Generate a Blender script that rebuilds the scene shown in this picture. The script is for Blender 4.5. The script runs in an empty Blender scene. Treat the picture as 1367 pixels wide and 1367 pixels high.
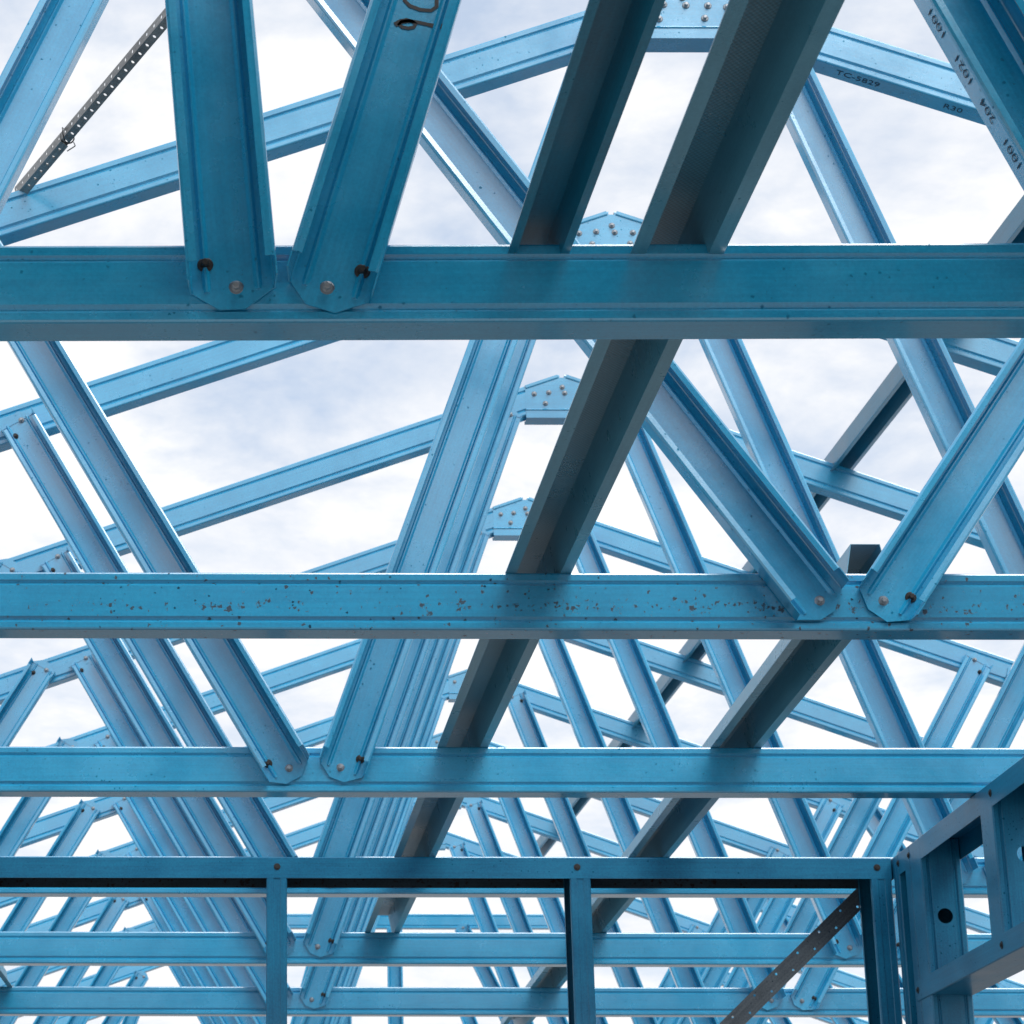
import bpy, bmesh, math, random
from mathutils import Vector, Matrix
random.seed(7)
sc = bpy.context.scene
COL = sc.collection
ZO = 1.6                                   # eye height above the slab

# ------------------------------------------------------------------ camera
F_PX, PITCH, PPX, YAW, ROLL = 3298.2, .3234, 366.6, .0015, .0012
cam = bpy.data.cameras.new('camera')
cam_ob = bpy.data.objects.new('camera', cam)
COL.objects.link(cam_ob)
fw = Vector((math.sin(YAW)*math.cos(PITCH), math.cos(YAW)*math.cos(PITCH), math.sin(PITCH)))
r0 = Vector((math.cos(YAW), -math.sin(YAW), 0)); u0 = r0.cross(fw)
rt = r0*math.cos(ROLL) + u0*math.sin(ROLL); up = -r0*math.sin(ROLL) + u0*math.cos(ROLL)
cam_ob.matrix_world = Matrix(((rt.x, up.x, -fw.x, 0), (rt.y, up.y, -fw.y, 0), (rt.z, up.z, -fw.z, ZO), (0, 0, 0, 1)))
cam.sensor_width = 36; cam.sensor_fit = 'HORIZONTAL'
cam.lens = F_PX/1367*36
cam.shift_x = (683.5-PPX)/1367
cam.dof.use_dof = True; cam.dof.focus_distance = 3.7; cam.dof.aperture_fstop = 30
cam.clip_start = .05; cam.clip_end = 3000
sc.camera = cam_ob

# ------------------------------------------------------------------ sky and sun
SUN_EL, SUN_AZ = math.radians(52), math.radians(152)      # azimuth from +Y clockwise: behind the camera, a little right
w = bpy.data.worlds.new('World'); sc.world = w; w.use_nodes = True
nt = w.node_tree; nt.nodes.clear()
N = nt.nodes.new; L = nt.links.new
out = N('ShaderNodeOutputWorld'); bg = N('ShaderNodeBackground'); L(bg.outputs[0], out.inputs[0])
sky = N('ShaderNodeTexSky'); sky.sky_type = 'NISHITA'; sky.sun_disc = False
sky.sun_elevation = SUN_EL; sky.sun_rotation = SUN_AZ
sky.air_density = 1.0; sky.dust_density = 1.5
bg.inputs[1].default_value = .1
tc = N('ShaderNodeTexCoord'); sep = N('ShaderNodeSeparateXYZ'); L(tc.outputs['Generated'], sep.inputs[0])
def mth(op, a, b=None, c=None, clamp=False, tree=nt):
    n = tree.nodes.new('ShaderNodeMath'); n.operation = op; n.use_clamp = clamp
    for i, x in enumerate((a, b, c)):
        if x is None: continue
        if isinstance(x, (int, float)): n.inputs[i].default_value = x
        else: tree.links.new(x, n.inputs[i])
    return n.outputs[0]
SKY_SHIFT = (-14.49, 13.897, 4.748)
zc = mth('ADD', mth('MAXIMUM', sep.outputs[2], 0.0), .22)
comb = N('ShaderNodeCombineXYZ'); L(mth('DIVIDE', sep.outputs[0], zc), comb.inputs[0]); L(mth('DIVIDE', sep.outputs[1], zc), comb.inputs[1])
shift = N('ShaderNodeVectorMath'); shift.operation = 'ADD'; shift.inputs[1].default_value = SKY_SHIFT; L(comb.outputs[0], shift.inputs[0])
def noise(tree, vec, scale, detail=6, rough=.55, dist=0.):
    n = tree.nodes.new('ShaderNodeTexNoise'); n.inputs['Scale'].default_value = scale; n.inputs['Detail'].default_value = detail
    n.inputs['Roughness'].default_value = rough; n.inputs['Distortion'].default_value = dist
    if vec is not None: tree.links.new(vec, n.inputs['Vector'])
    return n.outputs['Fac']
def ramp(tree, fac, stops):
    n = tree.nodes.new('ShaderNodeValToRGB'); cr = n.color_ramp
    while len(cr.elements) < len(stops): cr.elements.new(.5)
    for e, (p, c) in zip(cr.elements, stops): e.position = p; e.color = (*c, 1) if len(c) == 3 else c
    tree.links.new(fac, n.inputs[0]); return n.outputs[0]
def mix(tree, fac, a, b, blend='MIX'):
    n = tree.nodes.new('ShaderNodeMix'); n.data_type = 'RGBA'; n.blend_type = blend
    for i, x in ((0, fac), (6, a), (7, b)):
        if isinstance(x, (int, float)): n.inputs[i].default_value = x
        elif isinstance(x, tuple): n.inputs[i].default_value = (*x, 1)
        else: tree.links.new(x, n.inputs[i])
    return n.outputs[2]
cl = mth('ADD', mth('MULTIPLY', noise(nt, shift.outputs[0], 2.1, 9, .62, .3), .65), mth('MULTIPLY', noise(nt, shift.outputs[0], 7.5, 6, .6, .2), .35))
cover = mth('ADD', mth('MULTIPLY_ADD', mth('SUBTRACT', cl, .455), 6.5, .36), mth('MULTIPLY', mth('SUBTRACT', .40, sep.outputs[2]), 1.5), clamp=True)
shade = noise(nt, shift.outputs[0], 4.2, 7, .6, .2)
cloud = mix(nt, mth('MULTIPLY_ADD', mth('SUBTRACT', shade, .36), 3.2, 0, clamp=True), (7.1, 7.25, 7.6), (8.15, 8.1, 8.05))
skyc = mix(nt, .70, sky.outputs[0], (5.3, 6.2, 7.6))                # thin high veil over the blue
L(mix(nt, cover, skyc, cloud), bg.inputs[0])

sun = bpy.data.lights.new('sun', 'SUN'); sun.energy = 2.1; sun.angle = math.radians(38); sun.color = (1, .975, .94)
sun_ob = bpy.data.objects.new('sun', sun); COL.objects.link(sun_ob)
sd = Vector((math.sin(SUN_AZ)*math.cos(SUN_EL), math.cos(SUN_AZ)*math.cos(SUN_EL), math.sin(SUN_EL)))
sun_ob.rotation_euler = sd.to_track_quat('Z', 'Y').to_euler(); sun_ob.location = sd*30
vs = sc.view_settings
vs.view_transform = 'Standard'; vs.look = 'None'; vs.exposure = 0.42; vs.gamma = 1.0; vs.use_curve_mapping = False
sc.cycles.max_bounces = 8; sc.cycles.use_denoising = True

# ------------------------------------------------------------------ materials
def new_mat(name):
    m = bpy.data.materials.new(name); m.use_nodes = True; t = m.node_tree
    return m, t, t.nodes['Principled BSDF']
def steel(name, base, dark, metallic=0., rough=.25, ior=2.4, coat=.5, rust=0., band=None, speck=.5, knurl=False):
    m, t, p = new_mat(name)
    geo = t.nodes.new('ShaderNodeNewGeometry'); uv = t.nodes.new('ShaderNodeUVMap'); oi = t.nodes.new('ShaderNodeObjectInfo')
    off = t.nodes.new('ShaderNodeVectorMath'); off.operation = 'ADD'
    sc3 = t.nodes.new('ShaderNodeVectorMath'); sc3.operation = 'SCALE'; sc3.inputs[0].default_value = (37, 11, 5); t.links.new(oi.outputs['Random'], sc3.inputs['Scale'])
    t.links.new(uv.outputs[0], off.inputs[0]); t.links.new(sc3.outputs[0], off.inputs[1])
    def stretch(sx, sy):
        v = t.nodes.new('ShaderNodeVectorMath'); v.operation = 'MULTIPLY'; v.inputs[1].default_value = (sx, sy, 1); t.links.new(off.outputs[0], v.inputs[0]); return v.outputs[0]
    blot = noise(t, geo.outputs['Position'], 7, 6, .6)
    grain = noise(t, stretch(6, 240), 1, 5, .6)
    grit = noise(t, geo.outputs['Position'], 260, 3, .6)
    f = mth('ADD', mth('MULTIPLY', blot, .40, tree=t), mth('ADD', mth('MULTIPLY', grain, .28, tree=t), mth('MULTIPLY', grit, .32, tree=t), tree=t), tree=t)
    f = mth('MULTIPLY_ADD', mth('SUBTRACT', f, .40, tree=t), 5.0, 0, True, tree=t)
    col = mix(t, f, dark, base)
    # dark pits and dirt specks, each of its own size
    def spots(scale, power, size, mask=None, soft=14, wob=.25):
        wv = t.nodes.new('ShaderNodeVectorMath'); wv.operation = 'MULTIPLY_ADD'
        nz = t.nodes.new('ShaderNodeTexNoise'); nz.inputs['Scale'].default_value = 2.2; nz.inputs['Detail'].default_value = 3
        base_v = stretch(scale, scale); t.links.new(base_v, nz.inputs['Vector'])
        t.links.new(nz.outputs['Color'], wv.inputs[0]); wv.inputs[1].default_value = (wob*3, wob*3, wob*3); t.links.new(base_v, wv.inputs[2])
        vo = t.nodes.new('ShaderNodeTexVoronoi'); vo.inputs['Scale'].default_value = 1; t.links.new(wv.outputs[0], vo.inputs['Vector'])
        sc_ = t.nodes.new('ShaderNodeSeparateColor'); t.links.new(vo.outputs['Color'], sc_.inputs[0])
        r_ = mth('MULTIPLY', mth('POWER', sc_.outputs[0], power, tree=t), size, tree=t)
        if mask is not None: r_ = mth('MULTIPLY', r_, mask, tree=t)
        return mth('MULTIPLY', mth('SUBTRACT', r_, vo.outputs['Distance'], tree=t), soft, clamp=True, tree=t)
    patch = mth('MULTIPLY_ADD', mth('SUBTRACT', noise(t, geo.outputs['Position'], 4, 3), .42, tree=t), 6, .15, True, tree=t)
    sm = spots(190, 14, .50, patch, 10)
    col = mix(t, mth('MULTIPLY', sm, speck, tree=t), col, (.012, .03, .05))
    # wandering scratch lines and rubbed patches
    rub = mth('MULTIPLY_ADD', mth('SUBTRACT', noise(t, stretch(14, 60), 1, 6, .7, .6), .70, tree=t), 9, 0, True, tree=t)
    col = mix(t, mth('MULTIPLY', rub, .25, tree=t), col, (.40, .47, .5))
    if rust:
        su = t.nodes.new('ShaderNodeSeparateXYZ'); t.links.new(uv.outputs[0], su.inputs[0])
        bm_ = mth('SUBTRACT', 1.0, mth('MULTIPLY', mth('ABSOLUTE', mth('SUBTRACT', su.outputs[1], band[0], tree=t), tree=t), 1/band[1], tree=t), True, tree=t)
        run = mth('MULTIPLY_ADD', mth('SUBTRACT', noise(t, stretch(5, 1), 1, 3), .40, tree=t), 5, .25, True, tree=t)
        bmm = mth('MULTIPLY', mth('POWER', bm_, .6, tree=t), run, tree=t)
        rm = mth('MAXIMUM', spots(80, 1.8, .80, bmm, 9, .5), mth('MAXIMUM', spots(150, 3.0, .75, mth('MULTIPLY_ADD', bm_, .95, .02, tree=t), 9, .4), spots(150, 11, .55, None, 10, .35), tree=t), tree=t)
        rm = mth('MULTIPLY', rm, rust, tree=t)
        col = mix(t, rm, col, (.036, .020, .016))
        t.links.new(mth('MULTIPLY_ADD', rm, .3, rough, tree=t), p.inputs['Roughness'])
    else:
        t.links.new(mth('MULTIPLY_ADD', mth('SUBTRACT', blot, .5, tree=t), .28, rough, tree=t), p.inputs['Roughness'])
    col = mix(t, 1.0, col, mix(t, oi.outputs['Random'], (.86, .87, .88), (1.08, 1.07, 1.06)), 'MULTIPLY')
    msk = sm if not rust else mth('MAXIMUM', sm, rm, tree=t)
    t.links.new(mth('MULTIPLY_ADD', msk, -.46, .5, True, tree=t), p.inputs['Specular IOR Level'])
    t.links.new(col, p.inputs['Base Color'])
    p.inputs['Coat Weight'].default_value = coat; p.inputs['Coat Roughness'].default_value = .07
    p.inputs['Metallic'].default_value = metallic; p.inputs['IOR'].default_value = ior
    h = mth('ADD', mth('MULTIPLY', grit, .5, tree=t), mth('MULTIPLY', noise(t, geo.outputs['Position'], 16, 3), 2.0, tree=t), tree=t)
    st, di = .12, .0012
    if knurl:
        su = t.nodes.new('ShaderNodeSeparateXYZ'); t.links.new(uv.outputs[0], su.inputs[0])
        crown = mth('LESS_THAN', mth('ABSOLUTE', mth('SUBTRACT', su.outputs[1], .1037, tree=t), tree=t), .0225, tree=t)
        dots = mth('MULTIPLY', mth('SINE', mth('MULTIPLY', su.outputs[0], 2*math.pi/.0075, tree=t), tree=t), mth('SINE', mth('MULTIPLY', su.outputs[1], 2*math.pi/.0060, tree=t), tree=t), tree=t)
        h = mth('ADD', mth('MULTIPLY', h, .5, tree=t), mth('MULTIPLY', mth('MULTIPLY', dots, crown, tree=t), .7, tree=t), tree=t); st = .18
        col2 = mth('MULTIPLY', mth('MULTIPLY_ADD', dots, .5, .5, True, tree=t), crown, tree=t)
        p.inputs['Base Color'].links[0].from_socket; t.links.new(mix(t, mth('MULTIPLY', col2, .75, tree=t), col, (.03, .07, .08)), p.inputs['Base Color'])
    b = t.nodes.new('ShaderNodeBump'); b.inputs['Strength'].default_value = st; b.inputs['Distance'].default_value = di
    t.links.new(h, b.inputs['Height']); t.links.new(b.outputs[0], p.inputs['Normal'])
    return m
BLUE, BLUED = (.005, .385, .66), (.002, .28, .51)
M_BLUE = steel('blue_steel', BLUE, BLUED)
M_RUST = steel('rust_specked_blue_steel', BLUE, BLUED, rust=.85, band=(.100, .017), speck=.9)
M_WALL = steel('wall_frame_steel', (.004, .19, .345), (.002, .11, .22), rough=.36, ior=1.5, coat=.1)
M_HAT = steel('hat_batten_steel', (.11, .36, .48), (.06, .26, .37), rough=.30, ior=2.2, coat=0, knurl=True)
M_HATB = steel('blue_batten_steel', (.008, .24, .38), (.004, .15, .25), rough=.33, ior=1.8, coat=0)
M_GALV = steel('galvanised_strap', (.34, .34, .33), (.15, .15, .145), metallic=.6, rough=.45, ior=1.5, coat=0)
M_OLD = steel('weathered_strap', (.17, .20, .22), (.07, .085, .10), metallic=.5, rough=.5, ior=1.5, speck=.95, coat=0)
def plain(name, col, rough=.4, metallic=0.):
    m, t, p = new_mat(name); geo = t.nodes.new('ShaderNodeNewGeometry')
    c = mix(t, noise(t, geo.outputs['Position'], 180, 3), tuple(x*.7 for x in col), tuple(min(1, x*1.25) for x in col))
    t.links.new(c, p.inputs['Base Color']); p.inputs['Roughness'].default_value = rough; p.inputs['Metallic'].default_value = metallic
    return m
M_SHADE_STRIP = plain('shade_strip_sheet', (.03, .045, .06), .85)  # dark underside for the added strip that shades the near truss
M_ZINC = plain('zinc_screw', (.24, .27, .30), .35, .7)
M_ZINC2 = plain('zinc_screw_head', (.42, .44, .46), .3, .7)
M_BLACK = plain('dark_screw', (.035, .032, .03), .45, .3)
M_INNER = steel('dark_inner_steel', coat=0, base=(.035, .065, .09), dark=(.018, .035, .05), rough=.6, ior=1.35, rust=.8, band=(.05, .12))  # dark rust-spotted colour for sheets laid inside the wall frame sections
M_EDGE = plain('cut_steel_edge', (.40, .46, .50), .3, .5)
M_INK = plain('black_marker_ink', (.008, .008, .012), .5)
M_PRINT = plain('grey_printed_ink', (.02, .045, .08), .7)
mc, tcn, pc = new_mat('concrete_slab')
g_ = tcn.nodes.new('ShaderNodeNewGeometry')
cc = mix(tcn, noise(tcn, g_.outputs['Position'], .8, 8, .65), (.11, .11, .105), (.21, .21, .20))
tcn.links.new(cc, pc.inputs['Base Color']); pc.inputs['Roughness'].default_value = .8
mg, tg, pg = new_mat('sandy_ground')
g_ = tg.nodes.new('ShaderNodeNewGeometry')
tg.links.new(mix(tg, noise(tg, g_.outputs['Position'], .25, 10, .7), (.22, .215, .20), (.38, .375, .355)), pg.inputs['Base Color']); pg.inputs['Roughness'].default_value = .95

# ------------------------------------------------------------------ helpers
def mesh_of(name, bm, mats):
    bmesh.ops.recalc_face_normals(bm, faces=bm.faces)
    me = bpy.data.meshes.new(name); bm.to_mesh(me); bm.free()
    for m in (mats if isinstance(mats, (list, tuple)) else [mats]): me.materials.append(m)
    return me
def obj(name, me, parent=None, loc=(0, 0, 0)):
    o = bpy.data.objects.new(name, me); COL.objects.link(o); o.location = loc
    if parent is not None: o.parent = parent
    return o
def tag(o, label, cat, group=None):
    o['label'] = label; o['category'] = cat
    if group: o['group'] = group
    return o
def thing(name, label, cat, loc, group=None):
    return tag(obj(name, None, None, loc), label, cat, group)
def dup(root, loc, label):
    r = root.copy(); COL.objects.link(r); r.location = loc; r['label'] = label
    for ch in list(root.children):
        c = ch.copy(); COL.objects.link(c); c.parent = r
        for g in list(ch.children):
            d = g.copy(); COL.objects.link(d); d.parent = c
    return r

def offset_line(pts, th):
    """the polyline shifted sideways by th (to its left)"""
    res = []
    for i, p in enumerate(pts):
        p = Vector(p)
        ds = []
        if i > 0: ds.append((p-Vector(pts[i-1])).normalized())
        if i < len(pts)-1: ds.append((Vector(pts[i+1])-p).normalized())
        ns = [Vector((-d.y, d.x)) for d in ds]
        n = sum(ns, Vector((0, 0))).normalized()
        k = th/max(.35, n.dot(ns[0]))
        res.append(p+n*k)
    return res
def sweep(bm, pts, th, p0, ax, un, vn, t0, t1, k0=0., k1=0., cap0=True, cap1=True, cuts=0, edge=False):
    """open sheet-metal section pts=(u,v) of thickness th, pushed along ax from t0 to t1; k shears the end cuts with u"""
    uvl = bm.loops.layers.uv.verify()
    p0, ax, un, vn = Vector(p0), Vector(ax), Vector(un), Vector(vn)
    off = offset_line(pts, th); n = len(pts)
    per = [0.]
    for i in range(1, n): per.append(per[-1]+(Vector(pts[i])-Vector(pts[i-1])).length)
    ring = [Vector(q) for q in pts]+list(reversed(off))
    pr = per+[x for x in reversed(per)]
    rows = []; ts = [0]+[(i+1)/(cuts+1) for i in range(cuts)]+[1]
    for f in ts:
        row = []
        for q in ring:
            a, b = t0+k0*q.x, t1+k1*q.x
            t = a+(b-a)*f
            row.append((bm.verts.new(p0+ax*t+un*q.x+vn*q.y), t))
        rows.append(row)
    m = len(ring)
    def face(vs, uvs):
        fc = bm.faces.new(vs)
        for l, c in zip(fc.loops, uvs): l[uvl].uv = c
        return fc
    for a, b in zip(rows, rows[1:]):
        for i in range(m):
            j = (i+1) % m
            face((a[i][0], a[j][0], b[j][0], b[i][0]), ((a[i][1], pr[i]), (a[j][1], pr[j]), (b[j][1], pr[j]), (b[i][1], pr[i])))
    if edge:
        bm.faces.ensure_lookup_table(); k0_ = len(bm.faces)-(len(rows)-1)*m
        for r_ in range(len(rows)-1):
            for i in (n-1, m-1): bm.faces[k0_+r_*m+i].material_index = 1
    for row, c in ((rows[0], cap0), (rows[-1], cap1)):
        if c:
            for i in range(n-1):
                vs_ = (i, i+1, m-2-i, m-1-i)
                face([row[k][0] for k in vs_], [(row[k][1], pr[k]) for k in vs_])
def plate(bm, poly, th, p0, ax, un, vn, v0):
    """flat plate: polygon in (t,u), from v0 to v0+th"""
    uvl = bm.loops.layers.uv.verify()
    p0, ax, un, vn = Vector(p0), Vector(ax), Vector(un), Vector(vn)
    lo = [bm.verts.new(p0+ax*t+un*u+vn*v0) for t, u in poly]; hi = [bm.verts.new(p0+ax*t+un*u+vn*(v0+th)) for t, u in poly]
    fs = [bm.faces.new(hi), bm.faces.new(list(reversed(lo)))]
    for i in range(len(poly)):
        j = (i+1) % len(poly); fs.append(bm.faces.new((lo[i], lo[j], hi[j], hi[i])))
    for f in fs:
        for l in f.loops:
            d = l.vert.co-p0; l[uvl].uv = (d.dot(ax), d.dot(un)+.09)
def disc(bm, c, n, r, h, seg, rot=0., r2=None):
    c, n = Vector(c), Vector(n); a = n.orthogonal().normalized(); b = n.cross(a)
    lo, hi = [], []
    for k in range(seg):
        q = rot+2*math.pi*k/seg; d = a*math.cos(q)+b*math.sin(q)
        lo.append(bm.verts.new(c+d*r)); hi.append(bm.verts.new(c+d*(r2 or r)+n*h))
    bm.faces.new(hi)
    for k in range(seg): bm.faces.new((lo[k], lo[(k+1) % seg], hi[(k+1) % seg], hi[k]))
def ribbon(bm, pts, wd, p0, ax, un, vn, v):
    """flat pen stroke along pts=(t,u), lying v above the sheet"""
    p0, ax, un, vn = Vector(p0), Vector(ax), Vector(un), Vector(vn)
    prev = None
    for i, q in enumerate(pts):
        a = Vector(pts[max(0, i-1)][:2]); b = Vector(pts[min(len(pts)-1, i+1)][:2])
        d = (b-a).normalized(); nrm = Vector((-d.y, d.x))
        hw = wd*.5*(q[2] if len(q) > 2 else 1)
        v2 = [bm.verts.new(p0+ax*(q[0]+s*nrm.x*hw)+un*(q[1]+s*nrm.y*hw)+vn*v) for s in (-1, 1)]
        if prev: bm.faces.new((prev[0], prev[1], v2[1], v2[0]))
        prev = v2

# screw: washer and hex head, its axis toward -Y
def screw_mesh(name, mats, s=1.0):
    bm = bmesh.new(); n = (0, -1, 0)
    disc(bm, (0, 0, 0), n, .0080*s, .0010*s, 20, r2=.0085*s)
    disc(bm, (0, -.0010*s, 0), n, .0085*s, .0012*s, 20, r2=.0070*s)
    k = len(bm.faces)
    disc(bm, (0, -.0022*s, 0), n, .0058*s, .0010*s, 16, r2=.0052*s)
    disc(bm, (0, -.0032*s, 0), n, .0046*s, .0062*s, 6, r2=.0044*s)
    disc(bm, (0, -.0094*s, 0), n, .0044*s, .0008*s, 6, r2=.0034*s)
    bm.faces.ensure_lookup_table()
    for f in bm.faces[k:]: f.material_index = 1
    return mesh_of(name, bm, mats)
ME_SCREW = screw_mesh('screw', [M_ZINC, M_ZINC2]); ME_DARK = screw_mesh('dark_screw', [M_BLACK, M_BLACK], 1.05)
def screw_at(parent, x, y, z, dark=False, rot=None):
    o = obj('screw', ME_DARK if dark else ME_SCREW, parent, (x, y, z))
    o.rotation_euler = rot if rot else (0, random.uniform(0, 1), 0)
    return o

# ------------------------------------------------------------------ truss members
TH = .0016
XA, H, SL, ZA = .9237, 1.0497, .3564, 2.9104           # ridge line, underside of the bottom chords, roof slope, ridge height
def TY(i): return 2.5037+1.2*(i-1)
def C90(lip=True, bottom_up=True):
    """back of a lipped channel, (u up, v toward the camera), v=0 the face; two stiffening grooves"""
    p = [(0.0, -.05), (0, -.002), (.0006, -.0006), (.002, 0), (.0095, 0), (.0135, -.0042), (.0155, -.0042), (.0205, 0), (.0695, 0), (.0735, -.0042), (.0755, -.0042), (.0795, 0), (.088, 0), (.0894, -.0006), (.09, -.002), (.09, -.05)]
    return [(.0, -.05)] and [(.011, -.05)]+p+[(.079, -.05)]
CH = C90()
VN = Vector((0, -1, 0))
def chord(name, root, p0, p1, k0=0., k1=0., mat=None, base=None):
    """chord whose lower edge runs p0->p1 (X,Z in world), channel back facing the camera"""
    bm = bmesh.new()
    a = Vector((p1[0]-p0[0], 0, p1[1]-p0[1])); Ln = a.length; a.normalize(); un = Vector((-a.z, 0, a.x))
    org = Vector((p0[0]-base[0], 0, p0[1]-base[1]))
    sweep(bm, CH, TH, org, a, un, VN, 0, Ln, k0, k1, cuts=12)
    return obj(name, mesh_of(name, bm, mat or M_BLUE), root)
# open side of a web channel toward the camera: lips, flanges, grooved back
WEB_IN = [(-.0455, .0012), (-.044, 0), (-.033, 0), (-.0295, .0045), (-.0275, .0045), (-.0235, 0), (.0235, 0), (.0275, .0045), (.0295, .0045), (.033, 0), (.044, 0), (.0455, .0012)]
WEB_FULL = [(-.0375, .0405), (-.0452, .0415), (-.0472, .0405), (-.0478, .0380)]+WEB_IN+[(.0478, .0380), (.0472, .0405), (.0452, .0415), (.0375, .0405)]
WEB_MID = [(-.0478, .0415)]+WEB_IN+[(.0478, .0415)]
V0 = .0048                                             # webs lie on the chord faces, clear of the apex plate
def web(root, base, p0, p1, lo='one', hi='two', side0=1, side1=1, mat=None, trim=(.045, .022)):
    """web from tip p0 (low) to tip p1; screws at both ends"""
    bm = bmesh.new()
    a = Vector((p1[0]-p0[0], 0, p1[1]-p0[1])); Ln = a.length; a.normalize(); un = Vector((a.z, 0, -a.x))
    org = Vector((p0[0]-base[0], -V0, p0[1]-base[1]))
    t1, t2 = trim
    j = [random.uniform(-.004, .004) for _ in range(4)]
    sweep(bm, WEB_FULL, -TH, org, a, un, VN, t1+j[0], Ln-t1+j[1], cuts=6, edge=True)
    sweep(bm, WEB_MID, -TH, org, a, un, VN, t2, t1+j[0], cap1=False)
    sweep(bm, WEB_MID, -TH, org, a, un, VN, Ln-t1+j[1], Ln-t2, cap0=False)
    for e, s in ((0, 1), (Ln, -1)):
        plate(bm, [(e+s*(t2+.004), -.0445), (e+s*t2, -.0445), (e+s*(.001), -.018+j[2]), (e, .016+j[3]), (e+s*t2, .0445), (e+s*(t2+.004), .0445)], TH, org, a, un, VN, 0.0)
    o = obj('web', mesh_of('web', bm, [mat or M_BLUE, M_EDGE]), root)
    def sc_(t, u, dark=False):
        q = org+a*t+un*u; screw_at(o, q.x, q.y-.0001, q.z, dark)
    sc_(.026, -.004*side0)
    if lo == 'two': sc_(.056, .028*side0, True)
    if hi: sc_(Ln-.026, .012*side1); sc_(Ln-.058, -.024*side1, True)
    return o
def mir(p): return (2*XA-p[0], p[1])

def truss_root(i, label): return thing('roof_truss', label, 'roof truss', (XA, TY(i), H+ZO), 'blue steel roof trusses')
BASE = (XA, H)
W_L = ((.047, 1.071), (-.682, 2.315)); W_R = ((.136, 1.071), (.753, 2.80)); W_M = ((-1.507, 1.071), (-.794, 2.283))
W_N = ((-1.61, 1.071), (-2.06, 1.83)); W_O = ((-2.76, 1.071), (-2.22, 1.775))
def slope_chords(root, z_top=None):
    c = math.cos(math.atan(SL)); s = math.sin(math.atan(SL)); k = s/c
    xe = XA-.008 if z_top is None else XA-(ZA-z_top)/SL
    z_up = ZA-SL*(XA-xe)
    x_h = XA-(ZA-H-.09)/SL-.02; z_h = ZA-SL*(XA-x_h)
    d = Vector((s, -c))*.09                               # from upper to lower edge, left slope
    kk = k if z_top is None else math.tan(math.atan(SL)/2)
    lo0 = Vector((x_h, z_h))+d; lo1 = Vector((xe, z_up))+d
    # lower edge start cut back so that the ends stay vertical
    Lx = (xe-x_h)/c
    bm_a = chord('top_chord', root, lo0, lo1, 0, 0, base=BASE)
    # shear the ridge end to a vertical cut by moving the last ring
    def cut(o, sgn):
        me = o.data; ax = Vector((c, s*sgn)) if sgn == 1 else Vector((-c, s))
        for v in me.vertices:
            p = Vector((v.co.x+XA, v.co.z+H))
            q = p if sgn == 1 else Vector((2*XA-p.x, p.y))
            t = (q-lo0).dot(Vector((c, s))); u = (q-lo0).dot(Vector((-s, c)))
            if t > Lx-1e-4:
                t = Lx+(u-.09)*kk
                q = lo0+Vector((c, s))*t+Vector((-s, c))*u
                p = q if sgn == 1 else Vector((2*XA-q.x, q.y))
                v.co.x, v.co.z = p.x-XA, p.y-H
    cut(bm_a, 1)
    me2 = bm_a.data.copy()
    for v in me2.vertices: v.co.x = -v.co.x
    me2.flip_normals()
    obj('top_chord', me2, root)
    return xe
def apex_plate(root):
    bm = bmesh.new(); v = .0005
    hw, hb = .118, .146
    sl = SL
    poly = [(-hw, -sl*hw), (-.013, -sl*.013), (-.009, -.012), (.009, -.012), (.013, -sl*.013), (hw, -sl*hw), (hw, -hb), (-hw, -hb)]
    A, U = Vector((1, 0, 0)), Vector((0, 0, 1)); org = (0, 0, ZA-H)
    plate(bm, poly, TH, org, A, U, VN, v)
    sweep(bm, [(-hb-.0016+.010, -.06), (-hb-.0016, -.06), (-hb-.0016, v+TH+.0004), (-hb+.0215, v+TH+.0004), (-hb+.024, v+TH+.003), (-hb+.027, v+TH+.0004)], .0012, org, A, U, VN, -hw+.001, hw-.001)
    for sgn in (-1, 1):                                   # turned-over top edges along the ridge slopes
        a = Vector((1, 0, -sl*sgn)).normalized(); u = Vector((a.z, 0, -a.x)); u = u if u.z > 0 else -u
        t0, t1 = ((.014, hw) if sgn == 1 else (-hw, -.014)); k = 1/a.x
        sweep(bm, [(-.009, v+TH), (-.006, v+TH+.002), (.0012, v+TH+.002), (.0012, -.03)], .0012, org, a, u, VN, t0*k, t1*k)
    o = obj('apex_plate', mesh_of('apex_plate', bm, M_BLUE), root)
    for x, z in ((0, -.045), (-.045, -.063), (.008, -.065), (.057, -.066), (-.09, -.068), (.099, -.07), (-.055, -.100), (.047, -.098)):
        screw_at(o, x+random.uniform(-.002, .002), -v-TH, ZA-H+z)
    return o
def bottom_chord(root, mat=None, x0=-4.12, x1=5.97, dz0=0., dz1=0.):
    return chord('bottom_chord', root, (x0, H+dz0), (x1, H+dz1), mat=mat, base=BASE)
def full_truss(i, label):
    t = truss_root(i, label)
    bottom_chord(t); slope_chords(t); apex_plate(t)
    web(t, BASE, *W_L, lo='two', side0=-1); web(t, BASE, *W_R, lo='two', side0=1)
    web(t, BASE, mir(W_L[0]), mir(W_L[1]), lo='two', side0=1, side1=-1); web(t, BASE, mir(W_R[0]), mir(W_R[1]), lo='two', side0=-1, side1=-1)
    web(t, BASE, *W_M); web(t, BASE, mir(W_M[0]), mir(W_M[1]), side1=-1)
    web(t, BASE, *W_N); web(t, BASE, mir(W_N[0]), mir(W_N[1]), side1=-1)
    web(t, BASE, *W_O); web(t, BASE, mir(W_O[0]), mir(W_O[1]), side1=-1)
    return t
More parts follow.
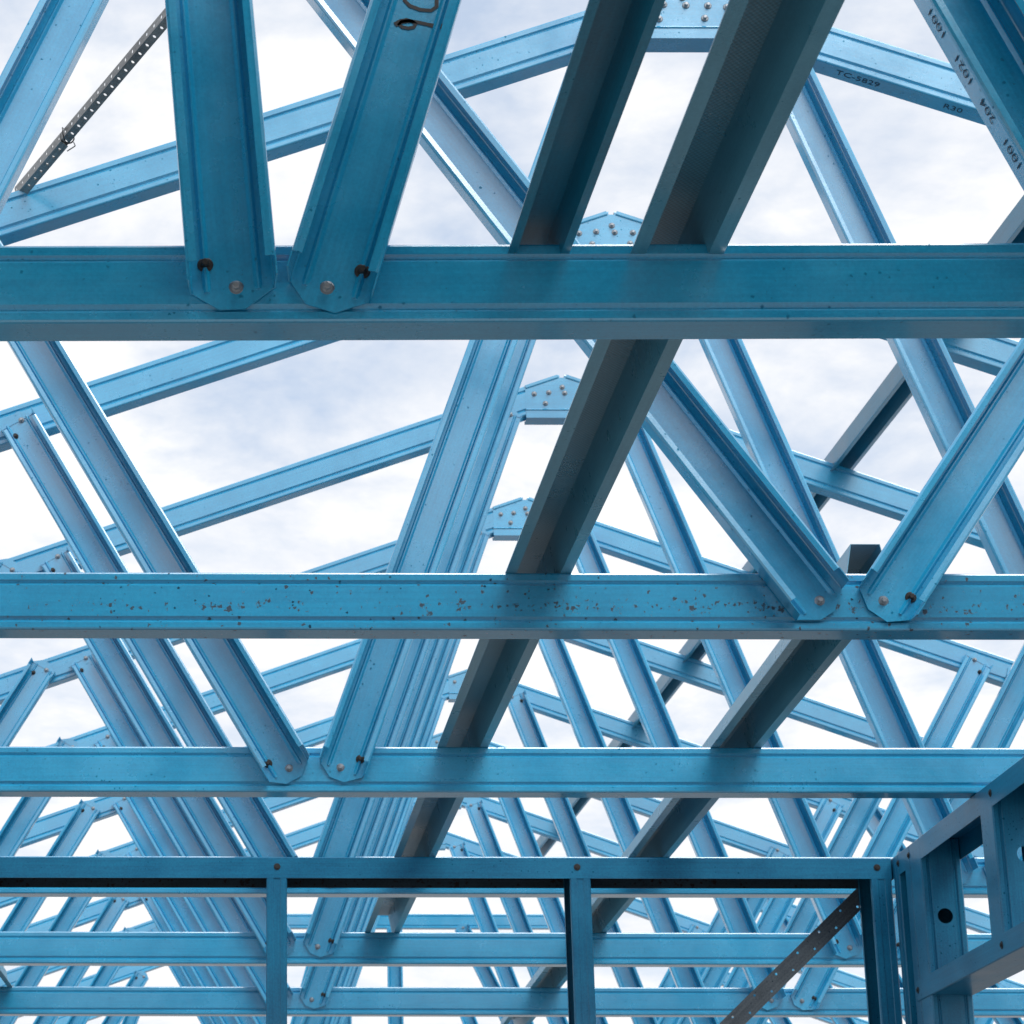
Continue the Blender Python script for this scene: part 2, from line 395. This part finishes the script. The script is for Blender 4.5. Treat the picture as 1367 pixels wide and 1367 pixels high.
def hip_truss(i, label, z_top, webs, mat=None, tilt=(0, 0)):
    """truncated truss with a flat top chord at z_top"""
    t = truss_root(i, label)
    bottom_chord(t, mat, dz0=tilt[0], dz1=tilt[1])
    xe = slope_chords(t, z_top)
    chord('top_chord', t, (xe+.016, z_top-.09), (2*XA-xe-.016, z_top-.09), base=BASE)
    ws = [web(t, BASE, q[0], q[1], lo=(q[2] if len(q) > 2 else 'two'), side0=(1 if q[1][0] > q[0][0] else -1)) for q in webs]
    return t, ws

# ------------------------------------------------------------------ ground and slab
bm = bmesh.new(); s = 1500
bm.faces.new([bm.verts.new(p) for p in ((-s, -s, -.12), (s, -s, -.12), (s, s, -.12), (-s, s, -.12))])
o = obj('ground', mesh_of('ground', bm, mg)); o['kind'] = 'structure'
bm = bmesh.new()
q = [bm.verts.new(p) for p in ((-4.3, -3, -.2), (6.2, -3, -.2), (6.2, 19, -.2), (-4.3, 19, -.2), (-4.3, -3, 0), (6.2, -3, 0), (6.2, 19, 0), (-4.3, 19, 0))]
for f in ((4, 5, 6, 7), (0, 1, 5, 4), (1, 2, 6, 5), (2, 3, 7, 6), (3, 0, 4, 7)): bm.faces.new([q[k] for k in f])
o = obj('floor', mesh_of('floor', bm, mc)); o['kind'] = 'structure'

# unseen sheeted strip above and behind the camera, added to shade the nearest steel
def hip_z(y): return ZA+ZO-SL*(4.9-y)
bm = bmesh.new(); prev = None; n = 190
HY0, HY1 = .75, 2.02
for k in range(n+1):
    x = -5.2+12.2*k/n; dz = .012*(1-abs(((k % 8)-4)/2-0) if k % 8 in (3, 4, 5) else 0)
    cur = [bm.verts.new((x, y, hip_z(y)+.03+dz)) for y in (HY0, HY1)]
    if prev: bm.faces.new((prev[0], cur[0], cur[1], prev[1]))
    prev = cur
bmesh.ops.solidify(bm, geom=bm.faces, thickness=.0012)
o = obj('roof', mesh_of('roof', bm, M_SHADE_STRIP)); o['kind'] = 'structure'  # only the added shading strip, sized for its effect on the near truss

# ------------------------------------------------------------------ trusses
t1, w1 = hip_truss(1, 'nearest roof truss, black handwriting on one of its two webs meeting at the bottom chord', 2.06,
    [((-.0405, 1.071), (-.122, 2.03)), ((.0577, 1.071), (.334, 2.03)), ((.953, 1.071), (.541, 2.03)), ((1.06, 1.071), (1.5, 2.03)), ((-.75, 1.071), (-.34, 2.03)), ((2.0, 1.071), (1.62, 2.03))],
    tilt=(-.0075-.004, .042))
t2, w2 = hip_truss(2, 'second roof truss from the camera, its bottom chord freckled with brown rust spots', 2.47,
    [((.868, 1.071), (-.072, 2.425), 'one'), ((.944, 1.071), (1.895, 2.425)), ((-.789, 1.071), (-.212, 2.425)), ((2.64, 1.071), (2.06, 2.425)), ((-.90, 1.071), (-1.32, 2.06)), ((2.76, 1.071), (3.17, 2.06))],
    mat=M_RUST)
t3 = full_truss(3, 'third roof truss from the camera, just before the stud wall, strap on its top chord')
CNT = ['first', 'second', 'third', 'fourth', 'fifth', 'sixth', 'seventh', 'eighth']
EXTRA = ['its bottom chord hidden behind the wall top plate', 'upper chord seen through the stud openings', 'lower chord seen through the stud openings',
         'only its webs and ridge showing', 'only its webs and ridge showing', 'only its webs and ridge showing', 'only its webs and ridge showing', 'last with a pointed ridge']
for k in range(8):
    jt = dup(t3, (XA+random.uniform(-.004, .004), TY(4+k)+random.uniform(-.006, .006), H+ZO+random.uniform(-.0015, .0015)), '%s roof truss behind the stud wall, %s' % (CNT[k], EXTRA[k]))
    jt.rotation_euler = (random.uniform(-.0012, .0012), random.uniform(-.0006, .0006), random.uniform(-.001, .001))
POST = [((.785, 1.071), (.785, 2.5)), ((1.9, 1.071), (1.2, 2.5)), ((-.05, 1.071), (.35, 2.5)), ((-1.5, 1.071), (-.794, 2.2)), ((3.35, 1.071), (2.64, 2.2))]
hip_truss(12, 'distant flat-topped hip truss, just beyond the last pointed roof truss', 2.57, POST)
hip_truss(13, 'farthest flat-topped hip truss, lowest of all, beyond the other flat one', 2.2, [((.5, 1.071), (.5, 2.15)), ((1.7, 1.071), (1.3, 2.15)), ((-1.3, 1.071), (-.9, 2.15)), ((-.75, 1.071), (-.35, 2.15)), ((3.0, 1.071), (2.5, 2.15))])

# writing on the nearest truss and its fellows
w1[1]['label'] = 'web with black marker handwriting near its upper end'
w1[2]['label'] = 'web with small grey printed numbers along its side'
def web_frame(p0, p1):
    a = Vector((p1[0]-p0[0], 0, p1[1]-p0[1])); Ln = a.length; a.normalize()
    return Vector((p0[0]-BASE[0], -V0, p0[1]-BASE[1])), a, Vector((a.z, 0, -a.x)), Ln
org, a, un, _ = web_frame((.0577, 1.071), (.334, 2.03))
def px_to_web(x, z):                                     # world X,Z on the web back -> (t,u)
    d = Vector((x-BASE[0], -V0, z-BASE[1]))-org; return d.dot(a), d.dot(un)
bm = bmesh.new()
nine = [(.1405, 1.4245), (.147, 1.4285), (.154, 1.4300), (.1605, 1.4290), (.1645, 1.4255), (.1620, 1.4215), (.1560, 1.4200), (.1490, 1.4215), (.1450, 1.4250), (.1480, 1.4285), (.1560, 1.4298), (.1660, 1.4280), (.1780, 1.4250), (.1880, 1.4220), (.1950, 1.4230)]
ribbon(bm, [px_to_web(x, z)+((.75 if 2 < k < 13 else 1.1),) for k, (x, z) in enumerate(nine)], .0058, org, a, un, VN, .0007)
cee = [(.156, 1.4680), (.152, 1.4560), (.158, 1.4490), (.170, 1.4440), (.182, 1.4430), (.1885, 1.4480), (.1890, 1.4600), (.184, 1.4700)]
ribbon(bm, [px_to_web(x, z)+(.8,) for x, z in cee], .0058, org, a, un, VN, .0007)
obj('handwriting', mesh_of('handwriting', bm, M_INK), w1[1])
def text_mesh(body, size, mat):
    cu = bpy.data.curves.new('lettering', 'FONT'); cu.body = body; cu.size = size; cu.resolution_u = 2; cu.align_x = 'LEFT'
    tmp = bpy.data.objects.new('lettering', cu); COL.objects.link(tmp)
    me = bpy.data.meshes.new_from_object(tmp.evaluated_get(bpy.context.evaluated_depsgraph_get()))
    bpy.data.objects.remove(tmp); me.materials.clear(); me.materials.append(mat); return me
def place_text(name, me, parent, origin, xdir, ydir):
    zd = xdir.cross(ydir)
    o = obj(name, me, parent)
    o.matrix_local = Matrix(((xdir.x, ydir.x, zd.x, origin.x), (xdir.y, ydir.y, zd.y, origin.y), (xdir.z, ydir.z, zd.z, origin.z), (0, 0, 0, 1)))
org, a, un, Ln = web_frame((.953, 1.071), (.541, 2.03))
yd = Vector((0, 1, 0))
for body, tt in (('1001', .195), ('204', .258), ('1021', .309), ('1001', .373)):
    place_text('printed_number', text_mesh(body, .021, M_PRINT), w1[2], org+a*tt-un*.0501+VN*.032, a, (yd+un*.0605).normalized())

rtc = [c for c in t3.children if c.name.startswith('top_chord')][1]
for body, x in (('TC-5829', 1.262), ('R30', 1.495)):
    ax = Vector((1, 0, -SL)).normalized()
    place_text('printed_number', text_mesh(body, .028, M_PRINT), rtc, Vector((x-XA, .032, ZA-SL*(x-XA)-.0955-.0024-H)), ax, Vector((0, -1, 0)))

# ------------------------------------------------------------------ hat battens
HAT = [(-.0515, .002), (-.0515, 0), (-.0345, 0), (-.0225, .061), (.0225, .061), (.0345, 0), (.0515, 0), (.0515, .002)]
HAT_S = [(-.034, .002), (-.034, 0), (-.0245, 0), (-.0185, .040), (.0185, .040), (.0245, 0), (.034, 0), (.034, .002)]
def hat(name, label, p0, p1, prof=HAT, roll=0., group=None, mat=None, cat='batten'):
    bm = bmesh.new(); p0, p1 = Vector(p0), Vector(p1)
    a = p1-p0; Ln = a.length; a.normalize(); un = Vector((a.y, -a.x, 0)).normalized(); vn = un.cross(a)
    if roll: un, vn = un*math.cos(roll)+vn*math.sin(roll), -un*math.sin(roll)+vn*math.cos(roll)
    sweep(bm, prof, .0011, (0, 0, 0), a, un, vn, 0, Ln, cuts=16)
    return tag(obj(name, mesh_of(name, bm, mat or M_HAT), None, p0+Vector((0, 0, ZO))), label, cat, group)
ZC = H+.0912
G = 'hat-section battens lying on the bottom chords'
hat('ceiling_batten', 'long grey hat-section batten under the ridge, running from overhead to the far trusses', (.531, -.8, ZC), (.3285, 7.37, ZC), group=G)
hat('ceiling_batten', 'narrower hat-section batten ending on the nearest bottom chord, beside the long one', (.438, -.8, ZC), (.2915, 2.60, ZC), HAT_S, group=G, mat=M_HATB)
hat('ceiling_batten', 'hat-section batten whose near end sticks out over the rust-specked bottom chord', (.946, 3.745, ZC), (.937, 9.9, ZC), group=G)
hat('ceiling_batten', 'hat-section batten just cut by the lower left edge of the photo', (-.925, 4.86, ZC), (-.931, 8.556, ZC), group=G)
sl = math.atan(SL)
def on_slope(y): xb = 1.80+.033*(7.304-y); return (xb, y, ZA-SL*(xb-XA)+.0025)
hat('roof_batten', 'blue hat-section batten lying across the sloping top chords on the right', on_slope(3.9), on_slope(TY(11)+.1), roll=sl, cat='batten', mat=M_HATB)

# ------------------------------------------------------------------ straps with punched holes
def strap_mesh(name, p0, p1, side, width, mat, pitch=.02, hole=.0042, rows=(-.25, .25), th=.001, fold=0.):
    p0, p1 = Vector(p0), Vector(p1); a = p1-p0; Ln = a.length; a.normalize()
    un = Vector(side); un = (un-a*un.dot(a)).normalized(); vn = a.cross(un)
    bm = bmesh.new(); uvl = bm.loops.layers.uv.verify(); n = int(Ln/pitch)
    def P(t, u): return a*t+un*u+vn*(abs(u)*fold)
    def face(ps):
        f = bm.faces.new([bm.verts.new(P(*q)) for q in ps])
        for l, q in zip(f.loops, ps): l[uvl].uv = q
    nr = len(rows); cw = width/nr
    for k in range(n):
        for r in range(nr):
            t0, t1 = k*pitch, (k+1)*pitch; ua, ub = -width/2+r*cw, -width/2+(r+1)*cw
            ct, cu_ = (t0+t1)/2, (ua+ub)/2
            if nr > 1 and (k+r) % 2:                      # staggered holes
                face([(t0, ua), (t1, ua), (t1, ub), (t0, ub)]); continue
            hx = [(ct+hole*math.cos(q), cu_+hole*math.sin(q)) for q in [math.pi*(i+.5)/4-math.pi for i in range(8)]]
            cor = [(t0, ua), (t1, ua), (t1, ub), (t0, ub)]
            # ring between the cell's border and the octagonal hole
            face([cor[0], cor[1], hx[2], hx[1]]); face([cor[1], hx[3], hx[2]]); face([cor[1], cor[2], hx[4], hx[3]]); face([cor[2], hx[5], hx[4]])
            face([cor[2], cor[3], hx[6], hx[5]]); face([cor[3], hx[7], hx[6]]); face([cor[3], cor[0], hx[0], hx[7]]); face([cor[0], hx[1], hx[0]])
    bmesh.ops.remove_doubles(bm, verts=bm.verts, dist=1e-5)
    bmesh.ops.solidify(bm, geom=bm.faces, thickness=th)
    return mesh_of(name, bm, mat)
p0, p1 = Vector((-.562, 4.925, 2.386)), Vector((.075, 3.70, 2.474))
st = thing('brace_strap', 'thin galvanised perforated strap rising from the third truss top chord at upper left', 'strap', p0+Vector((0, 0, ZO)))
obj('strap_band', strap_mesh('strap_band', p0, p1, (.55, .15, -.8), .029, M_GALV, .017, .0034, fold=.55), st)
aa = (p1-p0).normalized()
obj('strap_lap', strap_mesh('strap_lap', (0, 0, 0), aa*.27, (.55, .15, -.8), .032, M_GALV, .017, .0034, fold=.55), st, Vector((0, -.002, -.003)))
bm = bmesh.new(); cpt = aa*.275; ring_u = Vector((.55, .15, -.8)); ring_u = (ring_u-aa*ring_u.dot(aa)).normalized(); ring_v = aa.cross(ring_u)
prev = None
for k in range(25):
    q = 2*math.pi*k/24; c = cpt+ring_u*.0185*math.cos(q)+ring_v*.010*math.sin(q)+ring_v*.006+aa*.006*math.sin(2*q)
    d = (c-cpt-ring_v*.006).normalized()
    cur = [bm.verts.new(c+(d*math.cos(x)+aa*math.sin(x))*.0016) for x in (0, 1.57, 3.14, 4.71)]
    if prev:
        for i in range(4): bm.faces.new((prev[i], prev[(i+1) % 4], cur[(i+1) % 4], cur[i]))
    prev = cur
tail = [cpt+ring_u*.02+ring_v*.01, cpt+ring_u*.032+aa*.012, cpt+ring_u*.026-aa*.022]
for c0, c1 in zip(tail, tail[1:]):
    d = (c1-c0).normalized(); s1 = d.orthogonal().normalized(); s2 = d.cross(s1)
    A_ = [bm.verts.new(c0+(s1*math.cos(x)+s2*math.sin(x))*.0014) for x in (0, 2.1, 4.2)]; B_ = [bm.verts.new(c1+(s1*math.cos(x)+s2*math.sin(x))*.0014) for x in (0, 2.1, 4.2)]
    for i in range(3): bm.faces.new((A_[i], A_[(i+1) % 3], B_[(i+1) % 3], B_[i]))
obj('tie_wire', mesh_of('tie_wire', bm, M_BLACK), st)

# ------------------------------------------------------------------ stud wall frame across the view
WY, WX = 5.605, 1.42
SX = Vector((1, 0, 0)); SZ = Vector((0, 0, 1)); SY = Vector((0, 1, 0))
def wall_screw(parent, c, n, s=1.0):
    bm = bmesh.new(); disc(bm, (0, 0, 0), n, .0078*s, .0014, 18, r2=.007*s); disc(bm, Vector(n)*.0014, n, .004*s, .002, 6)
    obj('screw', mesh_of('screw', bm, M_BLACK), parent, c)
wf = thing('wall_frame', 'stud wall frame across the view, with long top plate and three upright studs', 'wall frame', (0, WY, 0))
def track(name, parent, org, ax, un, ln, wd=.09, hg=.048, mat=M_WALL, flip=1):
    """U track: face flange, flat, back flange; un = across"""
    bm = bmesh.new()
    z = flip
    sweep(bm, [(0, -hg*z), (0, -.002*z), (.002, 0), (wd-.002, 0), (wd, -.002*z), (wd, -hg*z)], -.0013*z, (0, 0, 0), ax, un, SZ, 0, ln, cuts=10)
    return obj(name, mesh_of(name, bm, mat), parent, org)
PT = H+ZO-.003
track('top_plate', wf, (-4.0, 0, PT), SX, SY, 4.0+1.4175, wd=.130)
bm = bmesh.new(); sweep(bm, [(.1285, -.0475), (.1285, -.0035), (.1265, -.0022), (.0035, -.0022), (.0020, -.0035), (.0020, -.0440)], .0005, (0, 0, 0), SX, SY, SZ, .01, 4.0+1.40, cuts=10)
obj('dark_inner_sheet', mesh_of('dark_inner_sheet', bm, M_INNER), wf, (-4.0, 0, PT))  # dark sheet added inside the top plate, darker than the frame steel
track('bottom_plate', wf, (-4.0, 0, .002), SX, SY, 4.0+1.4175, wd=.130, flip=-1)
# stud section (u across the frame's face, v into the wall)
STUD = [(.011+.0, .086), (0, .086), (0, .0015), (.0015, 0), (.010, 0), (.0115, -.0012), (.0265, -.0012), (.028, 0), (.0425, 0), (.044, .0015)]
def stud_mesh(name, fl, dep, z0, z1, mat=M_WALL):
    """web on the u=0 side, two flanges with lips; u across, v depth"""
    bm = bmesh.new()
    sec = [(fl, .011), (fl, .0015), (fl-.0015, 0), (fl*.70, 0), (fl*.66, .0014), (fl*.33, .0014), (fl*.29, 0), (.0015, 0), (0, .0015), (0, dep*.28), (.004, dep*.33), (0, dep*.38), (0, dep*.62), (.004, dep*.67), (0, dep*.72), (0, dep-.0015), (.0015, dep), (fl-.0015, dep), (fl, dep-.0015), (fl, dep-.011)]
    sweep(bm, sec, .0013, (0, 0, 0), SZ, SX, SY, z0, z1, cuts=8)
    return mesh_of(name, bm, mat)
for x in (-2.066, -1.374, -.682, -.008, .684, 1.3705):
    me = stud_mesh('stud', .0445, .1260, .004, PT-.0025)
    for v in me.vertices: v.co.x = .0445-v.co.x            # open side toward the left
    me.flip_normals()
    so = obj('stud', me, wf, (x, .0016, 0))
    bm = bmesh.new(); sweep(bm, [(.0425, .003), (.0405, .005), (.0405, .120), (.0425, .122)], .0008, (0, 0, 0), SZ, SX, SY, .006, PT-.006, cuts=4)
    obj('dark_inner_sheet', mesh_of('dark_inner_sheet', bm, M_INNER), so)  # same dark sheet added inside each stud
for x in (-.675, .015, .7, 1.385):
    wall_screw(wf, (x, -.0003, PT-.022), (0, -1, 0))

# right-hand frame, running toward the camera
wg = thing('wall_frame', 'wall frame on the right running toward the camera, with two deep punched studs and a nogging', 'wall frame', (WX, WY, 0))
Y0 = .085
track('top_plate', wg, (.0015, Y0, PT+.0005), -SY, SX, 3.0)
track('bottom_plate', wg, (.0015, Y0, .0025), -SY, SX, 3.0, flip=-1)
def punched_stud(name, y, hole_z, hr, hs, fl=.085, zb=.004, hx=0.):
    """channel with its flat toward the camera, flanges going back; one service hole"""
    bm = bmesh.new(); uvl = bm.loops.layers.uv.verify()
    z0, z1, wd = zb, PT-.003, .0865
    sweep(bm, [(.0115, fl), (.0005, fl), (.0005, .002), (.0025, 0), (.0095, 0), (.013, .004), (.016, .004), (.0195, 0)], -.0013, (0, 0, 0), SZ, SX, SY, z0, z1, cuts=8)
    sweep(bm, [(wd-.0195, 0), (wd-.016, .004), (wd-.013, .004), (wd-.0095, 0), (wd-.0025, 0), (wd-.0005, .002), (wd-.0005, fl), (wd-.0115, fl)], -.0013, (0, 0, 0), SZ, SX, SY, z0, z1, cuts=8)
    a0, a1 = .0195, wd-.0195; cx = (a0+a1)/2+hx
    n = 24; hp = [(cx+hr*math.sin(2*math.pi*i/n), hole_z+hr*hs*math.cos(2*math.pi*i/n)) for i in range(n)]
    zl, zh = hole_z-.05, hole_z+.05
    def quad(ps):
        f = bm.faces.new([bm.verts.new((x, 0, z)) for x, z in ps])
        for l in f.loops: l[uvl].uv = (l.vert.co.z, l.vert.co.x)
        return f
    fs = [quad([(a0, z0), (a1, z0), (a1, zl), (a0, zl)]), quad([(a0, zh), (a1, zh), (a1, z1), (a0, z1)])]
    bp = []
    for x, z in hp:                                        # border point facing each hole point
        dx, dz = x-cx, z-hole_z; k = min(((a1-cx) if dx > 0 else (cx-a0))/abs(dx) if abs(dx) > 1e-9 else 1e9, .05/abs(dz) if abs(dz) > 1e-9 else 1e9)
        bp.append((cx+dx*k, hole_z+dz*k))
    cor = [(a1, zh), (a1, zl), (a0, zl), (a0, zh)]
    def side(p): return 0 if abs(p[1]-zh) < 1e-7 else 2 if abs(p[1]-zl) < 1e-7 else 1 if abs(p[0]-a1) < 1e-7 else 3
    for i in range(n):
        j = (i+1) % n; ps = [hp[i], hp[j], bp[j]]
        si, sj = side(bp[i]), side(bp[j])
        if si != sj: ps.append(cor[si if (si+1) % 4 == sj else sj])
        ps.append(bp[i]); fs.append(quad(ps))
    vv = list({v for f in fs for v in f.verts})
    bmesh.ops.remove_doubles(bm, verts=vv, dist=1e-6)
    fs = [f for f in bm.faces if all(abs(v.co.y) < 1e-9 and a0-1e-6 <= v.co.x <= a1+1e-6 for v in f.verts)]
    for f in fs:
        if f.normal.y > 0: f.normal_flip()
    return obj(name, mesh_of(name, bm, M_WALL), wg, (.0022, y-WY, 0))
punched_stud('stud', 5.362, .955-.08+ZO-.0, .0165, 1.0)
punched_stud('stud', 4.80, .905+ZO, .0130, 1.15, .08, .7505+ZO, .010)
punched_stud('stud', 4.30, .955-.08+ZO, .0165, 1.0)
punched_stud('stud', 3.70, .955-.08+ZO, .0165, 1.0)
for y in (5.555,):
    bm = bmesh.new()
    sweep(bm, [(.0865, .011), (.0865, .0015), (.085, 0), (.0595, 0), (.056, .004), (.0305, .004), (.027, 0), (.0015, 0), (0, .0015), (0, .012), (.0012, .0135), (.0012, .027), (0, .0285), (0, .0425), (.0865, .0425), (.0865, .032)], .0013, (0, 0, 0), SZ, SX, SY, .004, PT-.003, cuts=8)
    obj('stud', mesh_of('stud', bm, M_WALL), wg, (.0022, y-WY, 0))
bm = bmesh.new()
sweep(bm, [(.011, .042), (0, .042), (0, .0015), (.0015, 0), (.085, 0), (.0865, .0015), (.0865, .042), (.075, .042)], -.0013, (0, 0, 0), SZ, SX, SY, .004, PT-.003, cuts=8)
obj('stud', mesh_of('stud', bm, M_WALL), wg, (.0022, 5.452-WY, 0))
tr = track('nogging', wg, (-.0012, 5.478-WY, .7045+ZO), -SY, SX, 1.9, wd=.0925, hg=.045, flip=-1)
for y, z in ((5.555, 1.029), (5.458, 1.029), (4.80, 1.030)): wall_screw(wg, (.0012, y-WY, z+ZO-.004), (-1, 0, 0))
for y in (5.46, 4.808): wall_screw(wg, (-.0015, y-WY, .728+ZO), (-1, 0, 0))

# weathered strap bracing the stud wall from behind
p0, p1 = Vector((1.399, 5.742, 1.002)), Vector((.10, 5.742, -.196))
tag(obj('brace_strap', strap_mesh('brace_strap', p0, p1, (.68, 0, -.73), .041, M_OLD, .036, .0030), None, p0+Vector((0, 0, ZO))),
    'dark weathered perforated strap slanting down from the corner stud of the wall frame', 'strap')
# loose curl of strap hanging at the far ridge
pc_ = Vector((.74, 14.45, 2.60)); bm = bmesh.new(); prev = None
for k in range(15):
    q = k/14; c = Vector((-.10+.26*q, 0, .10*(1-q)**2+.0)); 
    cur = [bm.verts.new(c+Vector((0, s_*.018, s_*.012))) for s_ in (-1, 1)]
    if prev: bm.faces.new((prev[0], prev[1], cur[1], cur[0]))
    prev = cur
bmesh.ops.solidify(bm, geom=bm.faces, thickness=.0015)
tag(obj('brace_strap', mesh_of('brace_strap', bm, M_OLD), None, pc_+Vector((0, 0, ZO))), 'loose curled end of strap far back, above the flat-topped truss', 'strap')
